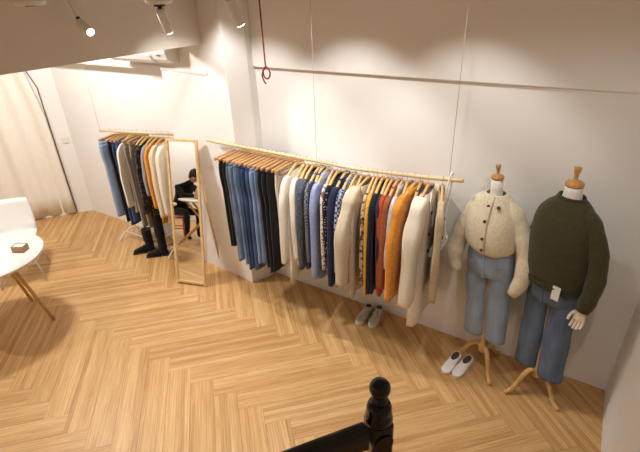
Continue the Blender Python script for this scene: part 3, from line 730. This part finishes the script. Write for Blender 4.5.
def mannequin(label, loc, rz, S, leg_angles, lean_k, nr, cs, up):
    t = thing('mannequin', label, 'mannequin', (loc[0], loc[1], 0), 0, 'dressed mannequins')
    c, s = math.cos(rz), math.sin(rz)
    def tr(p):  # local mannequin axes to the thing's axes, with the slight sideways lean
        x, y, z = p; k = lean_k*max(0, z-.2)/1.45
        return (c*x-s*y+k, s*x+c*y, z)
    def bake(mb): mb.v = [tr(p) for p in mb.v]; return mb
    # stand
    mb = MB(); mb.lathe([(.018, .14), (.030, .15), (.034, .19), (.026, .225), (.019, .24), (.017, .9)], 20); bake(mb).build('pole', 'beech', t)
    for a in leg_angles:
        a = math.radians(a)-0
        mb = MB(); P = [(.015, .195), (.05, .215), (.09, .19), (.125, .13), (.155, .07), (.19, .03), (.222, .016)]
        mb.tube(sbez([(math.cos(a)*r, math.sin(a)*r, z) for r, z in P], 4), [(.016, .019)]*12+[(.014, .015)]*13, 10, side=(0, 0, 1)); mb.build('leg', 'beech', t)
    # body under the clothes
    mb = MB(); R = []
    for z, a, b in ((.94, .115, .075), (1.0, .115, .085), (1.10, .115, .085), (1.28, .145, .10), (1.40, .15, .08), (1.455, .10, .066), (1.49, nr*1.12, nr*1.08), (1.55, nr, nr), (1.575+up, nr, nr)):
        zz = .2+(z-.2)*S; R.append([(a*math.cos(2*PI*k/24), b*math.sin(2*PI*k/24)+(.0), zz) for k in range(24)])
    mb.rings(R); bake(mb).build('torso', 'mannequin', t)
    zc = .2+1.375*S+up
    mb = MB(); mb.lathe([(r_*cs, z_*cs) for r_, z_ in ((.048, 0), (.062, .004), (.066, .018), (.060, .034), (.034, .046), (.017, .056), (.014, .072), (.018, .098), (.024, .122), (.027, .142), (.025, .150), (.010, .153))], 24, (0, 0, zc)); bake(mb).build('neck_cap', 'cap', t)
    return t, bake, tr

def knit_top(t, bake, tr, name, m, levels, sl, neckr, band=None, n=40, wav=.006, seed=1):
    rnd = random.Random(seed); ph = [rnd.uniform(0, 6.28) for _ in range(4)]
    mb = MB(); R = []
    for (z, a, b, dy) in levels:
        r = []
        for k in range(n):
            th = 2*PI*k/n; cc, ss = math.cos(th), math.sin(th)
            w = 1+wav*6*math.sin(5*th+ph[0]+z*9)*.12+.012*math.sin(9*th+z*22+ph[1])*(1 if z < 1.38 else 0)
            r.append((a*w*math.copysign(abs(cc)**.85, cc), dy+b*w*math.copysign(abs(ss)**.85, ss), z+(.012*math.sin(th*3+ph[2]) if z < 1.12 else 0)))
        R.append(r)
    mb.rings(R, False, False); o = bake(mb).build(name, m, t)
    sd = o.modifiers.new('thick', 'SOLIDIFY'); sd.thickness = .008; sd.offset = -1
    sb = o.modifiers.new('sub', 'SUBSURF'); sb.levels = 1; sb.render_levels = 1
    for P, rr in sl:
        C = sbez(P, 6); q = sres(rr, 6); k2 = rnd.uniform(0, 6)
        q = [v*(1+.05*math.sin(i*.9+k2)+.03*math.sin(i*2.1)) for i, v in enumerate(q)]
        mb = MB(); mb.tube(C, q, 18); so = bake(mb).build('sleeve', m, o); so.modifiers.new('sub', 'SUBSURF').render_levels = 1
        if band:
            e0, e1 = Vector(P[-2]), Vector(P[-1]); d = (e1-e0).normalized()
            mb = MB(); mb.tube([e1-d*.045, e1-d*.02, e1+d*.006], [rr[-1]*1.05, rr[-1]*1.0, rr[-1]*.96], 18); bake(mb).build('cuff', band, o)
    return o
def worn_jeans(t, bake, m, z_w, z_c, z_h, hip, hipd, legx, legr, hemr, seed):
    rnd = random.Random(seed)
    mb = MB(); R = []
    for f, a, b in ((0, hip*.86, hipd*.86), (.12, hip*.9, hipd*.9), (.45, hip*1.0, hipd*1.02), (.70, hip*1.0, hipd*1.0), (.84, hip*.97, hipd*.93), (.9, hip*.9, hipd*.8)):
        z = z_w+(z_c-z_w)*f; R.append([(a*math.cos(2*PI*k/28), b*math.sin(2*PI*k/28), z) for k in range(28)])
    mb.rings(R, False, True)
    for s in (-1, 1):
        C = sbez([(s*hip*.50, 0, z_c+.14), (s*hip*.515, 0, z_c+.02), (s*hip*.52, 0, z_c-.08), (s*legx[0], 0, (z_c+z_h)*.52), (s*legx[1], .0, z_h)], 7); rr = []
        ph = rnd.uniform(0, 6)
        for i, c_ in enumerate(C):
            f = i/(len(C)-1); K = [(0, hip*.40), (.2, hip*.49), (.35, hip*.50), (.65, legr), (1.0, hemr)]
            for (f0, q0), (f1, q1) in zip(K[:-1], K[1:]):
                if f <= f1: q = q0+(q1-q0)*(f-f0)/(f1-f0); break
            wv = 1+(.025*math.sin(13*f+ph)+.02*math.sin(29*f+ph))*min(1, f*2)
            yq = {0: hipd*.8}.get(i, None) or max(q*.84*wv, hipd*.98*(1-f*1.6) if f < .35 else 0)
            rr.append((q*wv, yq))
        mb.tube(C, rr, 20, side=(1, 0, 0))
    o = bake(mb).build('jeans', m, t)
    wb = MB(); R = [[(hip*k*.87*math.cos(2*PI*j/28), hipd*k*.87*math.sin(2*PI*j/28), z) for j in range(28)] for z, k in ((z_w+.004, 1.0), (z_w+.004, 1.05), (z_w-.036, 1.08), (z_w-.036, 1.0))]
    wb.rings(R, False, False); bake(wb).build('waistband', m, o)
    fl = MB(); fl.box((0, -hipd*1.02, (z_w+z_c)/2-.0), (.012, .012, (z_w-z_c)*.7)); bake(fl).build('fly', m, o, .003)
    bt = MB(); bt.disc((0, -hipd*.9, z_w-.017), (0, -1, 0), .009, .012); bake(bt).build('button', 'button_brown', o)
    return o
M['cardigan'] = cloth('cream_fuzzy_knit', (222, 211, 184), .10, 70, .9, 90)
M['olive'] = cloth('dark_olive_knit', (68, 66, 43), .1, 60, .7, 140)
M['olive_rib'] = cloth('dark_olive_rib', (60, 58, 38), .12, 90, .8, 200)
M['jeans_light'] = denim('washed_light_denim', (156, 174, 198), .16)
M['jeans_mid'] = denim('washed_mid_denim', (100, 116, 140), .22)

# first mannequin: cream cardigan, light jeans
m1, bake, tr = mannequin('mannequin in a cream cardigan and light blue jeans beside the white shoes', (-.352, 2.865), math.radians(-12), .972, (-57, 183, 60), -.10, .038, .62, .045)
lv = [(1.085, .160, .120, -.012), (1.102, .173, .131, -.014), (1.15, .182, .138, -.014), (1.24, .180, .138, -.012), (1.32, .174, .128, -.008), (1.385, .155, .108, 0), (1.435, .122, .088, 0), (1.472, .086, .068, 0), (1.492, .062, .054, -.002)]
slv = [([(-.06, 0, 1.435), (-.125, -.003, 1.37), (-.180, -.012, 1.235), (-.228, -.03, 1.08), (-.245, -.06, .95), (-.212, -.085, .855)], [.045, .060, .060, .060, .057, .036]),
       ([(.06, 0, 1.435), (.13, -.003, 1.37), (.205, -.012, 1.235), (.245, -.03, 1.08), (.245, -.06, .94), (.205, -.085, .83)], [.045, .060, .060, .058, .055, .036])]
card = knit_top(m1, bake, tr, 'cardigan', 'cardigan', lv, slv, .08, 'cardigan', seed=4)
mb = MB(); mb.tube(sbez([(.005, -.060, 1.485), (.004, -.092, 1.435), (.002, -.122, 1.375), (0, -.145, 1.28), (-.004, -.157, 1.17), (-.008, -.149, 1.09)], 5), [(.016, .004)]*26, 8, side=(1, 0, 0)); bake(mb).build('placket', 'cardigan', card)
for z, y in ((1.425, -.100), (1.33, -.142), (1.21, -.164), (1.125, -.163)):
    mb = MB(); mb.disc((-.002, y+.004, z), (0, -1, .1), .010, .008, 12); bake(mb).build('button', 'button_brown', card)
mb = MB(); mb.disc((.062, -.090, 1.425), (.2, -1, .5), .012, .012, 12); bake(mb).build('brooch', 'button_brown', card)
j1 = worn_jeans(m1, bake, M['jeans_light'], 1.125, .85, .31, .165, .115, (.080, .083), .079, .077, 3)
# second mannequin: olive sweater, mid blue jeans
m2, bake, tr = mannequin('mannequin in a dark olive sweater and blue jeans near the right wall', (.048, 2.80), math.radians(-27), 1.045, (-33, 220, 95), -.06, .050, .78, .0)
lv = [(1.00, .172, .128, -.01), (1.02, .185, .14, -.012), (1.10, .196, .150, -.012), (1.25, .196, .148, -.012), (1.38, .190, .136, -.008), (1.455, .170, .114, 0), (1.51, .138, .094, 0), (1.55, .098, .078, 0), (1.568, .08, .068, -.002)]
slv = [([(-.06, 0, 1.51), (-.125, -.002, 1.45), (-.168, .005, 1.31), (-.196, .01, 1.2), (-.202, -.005, 1.10), (-.190, -.03, 1.02)], [.045, .056, .054, .050, .047, .038]),
       ([(.06, 0, 1.51), (.14, -.004, 1.45), (.215, -.008, 1.30), (.245, -.02, 1.15), (.245, -.045, 1.0), (.232, -.062, .92)], [.045, .058, .056, .054, .050, .042])]
sw = knit_top(m2, bake, tr, 'sweater', 'olive', lv, slv, .08, 'olive_rib', seed=9)
mb = MB(); R = []
for z, k in ((1.555, 1.05), (1.573, 1.0), (1.583, .93), (1.568, .84)): R.append([(.082*k*math.cos(2*PI*j/28), -.002+.068*k*math.sin(2*PI*j/28)*1.0, z) for j in range(28)])
mb.rings(R, False, False); bake(mb).build('collar', 'olive_rib', sw)
mb = MB(); R = []
for z, k in ((1.035, 1.0), (1.02, 1.03), (.985, .99), (.985, .95)): R.append([(.188*k*math.copysign(abs(math.cos(2*PI*j/32))**.85, math.cos(2*PI*j/32)), -.012+.142*k*math.copysign(abs(math.sin(2*PI*j/32))**.85, math.sin(2*PI*j/32)), z) for j in range(32)])
mb.rings(R, False, False); bake(mb).build('hem_band', 'olive_rib', sw)
worn_jeans(m2, bake, M['jeans_mid'], 1.05, .82, .225, .165, .118, (.086, .092), .085, .087, 5)
hm = hand_mesh(-1); hm.v = [(x*1.05+.228, y*1.05-.066, z*1.05+.925) for x, y, z in hm.v]; bake(hm).build('hand', 'hand', m2)
hm = hand_mesh(1); hm.v = [(x*1.0-.192, y-.032, z+1.02) for x, y, z in hm.v]; bake(hm).build('hand', 'hand', m2)
# price tag
t = thing('price_tag', 'blank white price tag hanging on the jeans below the olive sweater', 'price tag', (.035, 2.63, 1.07))
mb = MB(); mb.box((0, -.004, -.075), (.048, .003, .098), Matrix.Rotation(math.radians(-22), 4, 'Z')); mb.build('card', 'card', t)
mb = MB(); mb.tube([(0, -.004, -.028), (0, .012, .02)], .0012, 5); mb.build('string', 'wire', t)

# ------------------------------------------------------------------ left table and chair
def round_table(label, loc, angs, rz=0, r=.47, h=.74):
    t = thing('round_table', label, 'table', loc, rz, 'round white tables')
    mb = MB(); mb.lathe([(r-.03, h-.03), (r-.004, h-.022), (r, h-.008), (r-.004, h), (.02, h)], 64); mb.build('tabletop', 'tabletop', t)
    for a in angs:
        a = math.radians(a); d = Vector((math.cos(a), math.sin(a), 0))
        mb = MB(); mb.tube([d*.16+Vector((0, 0, h-.03)), d*.36+Vector((0, 0, .004))], [(.022, .018), (.015, .013)], 12); mb.build('leg', 'beech', t)
    mb = MB(); mb.lathe([(.17, h-.055), (.19, h-.05), (.19, h-.031)], 24); mb.build('mounting_plate', 'white_metal', t)
    return t
round_table('round white table with splayed wooden legs at the left edge', (-4.265, 1.245, 0), (38, 128, 218, 308), r=.455)
t = thing('wooden_box', 'small open wooden box on the white table at the left edge', 'box', (-4.10, 1.47, .74), math.radians(30))
mb = MB()
mb.box((0, 0, .004), (.11, .075, .008))
for s in (-1, 1): mb.box((0, s*.034, .03), (.11, .007, .052)); mb.box((s*.0515, 0, .03), (.007, .061, .052))
mb.build('case', 'box', t, .001)
mb = MB(); mb.box((0, 0, .03), (.09, .055, .044)); mb.build('cards', 'card', t)
def chair(label, loc, rz):
    t = thing('chair', label, 'chair', loc, rz)
    mb = MB(); vs = []; nx, ny = 10, 14
    # moulded shell: seat curving up into the back; front towards -y
    for j in range(ny+1):
        f = j/ny
        if f < .5: y = -.20+.38*f/.5; z = .45-.02*math.sin(PI*f/.5)
        else:
            g = (f-.5)/.5; y = .18+.10*g+.03*math.sin(PI*g/2); z = .45+.36*g**1.1
        for i in range(nx+1):
            u_ = -1+2*i/nx; w = .22*(1-.18*max(0, (f-.75)*4)**2*.6); vs.append((w*u_, y-(.05*u_*u_ if f > .5 else 0), z+.03*u_*u_*(1 if f < .6 else .0)))
    fs = [(j*(nx+1)+i, j*(nx+1)+i+1, (j+1)*(nx+1)+i+1, (j+1)*(nx+1)+i) for j in range(ny) for i in range(nx)]
    mb.add(vs, fs); o = mb.build('seat_shell', 'white_plastic', t); sd = o.modifiers.new('thick', 'SOLIDIFY'); sd.thickness = .012
    for sx in (-1, 1):
        for sy in (-1, 1):
            mb = MB(); mb.tube([(sx*.13, sy*.12, .43), (sx*.21, sy*.21, .012)], .010, 10); mb.build('leg', 'white_metal', t)
    mb = MB()
    for sy in (-1, 1): mb.tube([(-.175, sy*.17, .22), (.175, sy*.17, .22)], .006, 8)
    for sx in (-1, 1): mb.tube([(sx*.175, -.17, .22), (sx*.175, .17, .22)], .006, 8)
    mb.build('stretcher', 'white_metal', t)
chair('white moulded chair tucked behind the round table at the left edge', (-5.0, 1.76, 0), math.radians(55))

# ------------------------------------------------------------------ what the mirror shows: second table, seated person, orange stool
TX, TY = -3.72, -.05
t = thing('round_table', 'round white table on crossed wooden legs seen in the standing mirror', 'table', (TX, TY, 0), 0, 'round white tables')
mb = MB(); mb.lathe([(.39, .71), (.416, .718), (.42, .732), (.416, .74), (.02, .74)], 64); mb.build('tabletop', 'tabletop', t)
for q, yy in ((1, -.14), (-1, -.10), (1, .14), (-1, .10)):
    mb = MB(); mb.tube([(-.27*q, yy, .71), (.38*q, yy, .006)], [(.017, .014), (.014, .012)], 10); mb.build('leg', 'beech', t)
t = thing('pouch', 'dusty pink pouch on the table seen in the mirror', 'pouch', (-3.83, -.06, .74))
mb = MB(); mb.rings([[(.07*k*math.cos(2*PI*j/16), .04*k*math.sin(2*PI*j/16), z) for j in range(16)] for z, k in ((0, .8), (.03, 1.1), (.10, 1.05), (.16, .8), (.19, .6), (.2, .3))]); mb.build('bag', 'pink', t)
mb = MB(); mb.tube(sbez([(-.03, 0, .185), (-.02, 0, .25), (.02, 0, .25), (.03, 0, .185)], 4), .004, 6); mb.build('strap', 'dark', t)
PX, PY = -4.36, -.82
t = thing('stool', 'orange metal stool the person sits on, seen in the mirror', 'stool', (PX, PY, 0))
mb = MB(); mb.lathe([(.19, .34), (.21, .345), (.21, .365), (.19, .372)], 24); mb.build('seat', 'orange_metal', t)
for k in range(4):
    a = PI/4+k*PI/2; mb = MB(); mb.tube([(.15*math.cos(a), .15*math.sin(a), .345), (.24*math.cos(a), .24*math.sin(a), 0)], .013, 8); mb.build('leg', 'orange_metal', t)
mb = MB(); mb.tube([(.20*math.cos(2*PI*k/24), .20*math.sin(2*PI*k/24), .17) for k in range(25)], .011, 8); mb.build('foot_ring', 'orange_metal', t)
def person():
    t = thing('person', 'person in black seated and bending over the table in the mirror', 'person', (PX, PY, 0), math.radians(37))
    V = []; E = []; Rr = []
    def chain(pts, rad, start=None):
        idx = []
        for p, r in zip(pts, rad):
            V.append(p); Rr.append(r); idx.append(len(V)-1)
        if start is not None: E.append((start, idx[0]))
        E.extend(zip(idx[:-1], idx[1:])); return idx
    sp = chain([(0, 0, .47), (.03, 0, .60), (.10, 0, .76), (.20, 0, .90), (.27, 0, .97), (.33, 0, 1.02)], [(.16, .13), (.14, .115), (.155, .115), (.145, .10), (.062, .062), (.056, .056)])
    for s in (-1, 1):
        chain([(.06, .10*s, .46), (.38, .13*s, .47), (.42, .13*s, .25), (.42, .13*s, .075), (.54, .14*s, .045)], [(.085, .08), (.065, .065), (.052, .052), (.04, .04), (.04, .032)], sp[0])
        chain([(.17, .18*s, .89), (.36, .20*s, .76), (.60, .09*s, .775)], [(.062, .06), (.046, .046), (.032, .032)], sp[3])
    me = bpy.data.meshes.new('body'); me.from_pydata(V, E, []); o = bpy.data.objects.new('body', me); COL.objects.link(o); o.parent = t
    sk = o.modifiers.new('skin', 'SKIN'); sk.use_smooth_shade = True
    for i, r in enumerate(Rr): me.skin_vertices[0].data[i].radius = r
    me.skin_vertices[0].data[0].use_root = True
    sb = o.modifiers.new('sub', 'SUBSURF'); sb.levels = 2; sb.render_levels = 2
    me.materials.append(M['black_cloth'])
    mb = MB(); c = Vector((.385, 0, 1.095)); R = []
    for i in range(13):
        f = -1+2*i/12; R.append([(c.x+.075*math.sqrt(max(0.0004, 1-f*f))*math.cos(2*PI*k/16)+.0, c.y+.078*math.sqrt(max(.0004, 1-f*f))*math.sin(2*PI*k/16), c.z+.11*f) for k in range(16)])
    mb.rings(R)
    mb.tube([c+Vector((.065, 0, .0)), c+Vector((.095, 0, -.03))], [.010, .014], 8)
    for s in (-1, 1): mb.tube([c+Vector((-.01-.033*s, .07*s, .01)), c+Vector((-.012-.038*s, .08*s, -.03))], [(.008, .02), (.006, .012)], 8)
    hd = mb.build('head', 'skin', t)
    mb = MB(); R = []
    for i in range(11):
        f = -.85+1.85*i/10; k_ = math.sqrt(max(.0004, 1-min(1, f*f))); R.append([(c.x-.010+.090*k_*math.cos(2*PI*k/18), c.y-.006+.09*k_*math.sin(2*PI*k/18), c.z+.018+.122*f) for k in range(18)])
    mb.rings(R); mb.build('hair', 'hair', t)
    for s in (-1, 1):
        hmb = hand_mesh(s); mt = Matrix.Translation((.635, .085*s, .785)) @ Matrix.Rotation(-1.45, 4, 'Y')
        hmb.v = [tuple(mt @ Vector(p)) for p in hmb.v]; hmb.build('hand', 'skin', t)
person()

# ------------------------------------------------------------------ newel post and handrail in front
NX, NY = -.462, 1.101
t = thing('newel_post', 'black varnished turned newel post topped by a ball', 'newel post', (NX, NY, 0))
mb = MB(); Rb = .041
pr = [(.018, 1.30), (.030, 1.305), (.034, 1.318), (.026, 1.328), (.022, 1.336)]
zc = 1.378
for k in range(1, 14):
    a = -PI/2+PI*k/14*1.0; pr.append((Rb*math.cos(a) if k > 1 else .022, zc+Rb*math.sin(a)))
pr.append((.003, zc+Rb)); mb.lathe(pr, 32); mb.build('ball_finial', 'black_gloss', t)
mb = MB(); mb.lathe([(.030, 1.306), (.044, 1.295), (.050, 1.275), (.046, 1.258), (.052, 1.245), (.056, 1.22), (.052, 1.205)], 28); mb.build('turned_neck', 'black_gloss', t)
RA = math.atan2(.691-1.015, -.624+.427)
hd = Vector((-.209, -.274, 0)).normalized()
ang = math.atan2(hd.y, hd.x)
mb = MB(); mb.box((0, 0, 1.115), (.094, .094, .19), Matrix.Rotation(ang, 4, 'Z')); mb.build('block', 'black_gloss', t, .012)
mb = MB(); mb.disc((-hd.y*.044, hd.x*.044, 1.12), (-hd.y, hd.x, 0), .042, .010, 24); mb.build('rosette', 'black_gloss', t, .003)
mb = MB(); mb.lathe([(.044, 1.03), (.030, 1.02), (.026, 1.0), (.038, .97), (.040, .9), (.030, .6), (.036, .3), (.045, .25), (.05, 0)], 28); mb.build('shaft', 'black_gloss', t)
# handrail as its own thing
t = thing('handrail', 'black varnished wooden handrail running down-left from the newel post', 'handrail', (NX+hd.x*.055, NY+hd.y*.055, 1.142))
mb = MB(); sl_ = .0; L_ = 1.6
prof = [(-.032, -.05), (-.036, .02), (-.030, .045), (-.012, .058), (.012, .058), (.030, .045), (.036, .02), (.032, -.05)]
sd = Vector((-hd.y, hd.x, 0)); R = []
for k in range(9):
    q = hd*(L_*k/8); R.append([(q.x+sd.x*a, q.y+sd.y*a, b-.0*k) for a, b in prof])
mb.rings(R, True, True, False); mb.build('rail', 'black_gloss', t, .004)

# ------------------------------------------------------------------ lights
def spot(name, loc, target, energy, size=70, blend=.6, col=(1, .93, .84), rad=.03):
    l = bpy.data.lights.new(name, 'SPOT'); l.energy = energy; l.spot_size = math.radians(size); l.spot_blend = blend; l.color = col; l.shadow_soft_size = rad
    o = bpy.data.objects.new(name, l); COL.objects.link(o); o.location = loc
    o.rotation_euler = (Vector(target)-Vector(loc)).to_track_quat('-Z', 'Y').to_euler(); return o
WARM = (1, .975, .94)
for ((pos, ax), i) in SP:
    p = pos+ax*.012
    spot('spot_lamp', p, p+ax, {1: 14, 2: 16, 3: 16}[i], 90, .7, WARM)
spot('alcove_light', (-4.5, 1.7, 2.9), (-4.5, 2.7, .9), 165, 150, .5, WARM, .12)
spot('alcove_light', (-5.0, 0.2, 2.9), (-4.9, 0.6, 0), 70, 130, .6, WARM)
spot('alcove_light', (-5.0, -2.3, 2.9), (-5.2, -3.0, .9), 160, 150, .6, WARM)  # added light without a fixture, brightens the front wall shown in the mirror
for x, e in ((-2.45, 64), (-1.6, 58), (-.75, 34)):
    spot('rail_lamp', (x, 2.36, 2.98), (x, 2.72, .5), e, 88, .5, WARM)
spot('mannequin_lamp', (.15, 1.3, 2.98), (-.15, 2.8, .9), 26, 80, .7, WARM)
spot('room_fill', (-1.9, .6, 3.08), (-1.9, .4, 0), 100, 64, .8, WARM)  # added fill light over the middle of the floor, no fixture
spot('room_fill', (-2.2, -2.0, 3.0), (-2.2, -2.2, .4), 50, 140, .8, WARM)  # added fill light at the back of the room, no fixture
w = bpy.data.worlds.new('world'); sc.world = w; w.use_nodes = True
w.node_tree.nodes['Background'].inputs['Color'].default_value = (1, .95, .9, 1); w.node_tree.nodes['Background'].inputs['Strength'].default_value = .02

# ------------------------------------------------------------------ camera
cam = bpy.data.cameras.new('camera'); co = bpy.data.objects.new('camera', cam); COL.objects.link(co)
Xr = (0.85300013, 0.2193835, -0.47356272); Yr = (0.52081186, -0.41664949, 0.7450894); Zr = (-0.03384934, -0.88219844, -0.4696596)
cx = Vector((Xr[0], Yr[0], Zr[0])); cy = -Vector((Xr[1], Yr[1], Zr[1])); cz = -Vector((Xr[2], Yr[2], Zr[2]))
mt = Matrix((cx, cy, cz)).transposed().to_4x4(); mt.translation = (0, 0, 2.7)
co.matrix_world = mt; cam.sensor_width = 36; cam.lens = 444/640*36; cam.clip_start = .02
sc.camera = co
sc.view_settings.view_transform = 'Standard'; sc.view_settings.look = 'None'; sc.view_settings.gamma = 1; sc.view_settings.exposure = 0.10
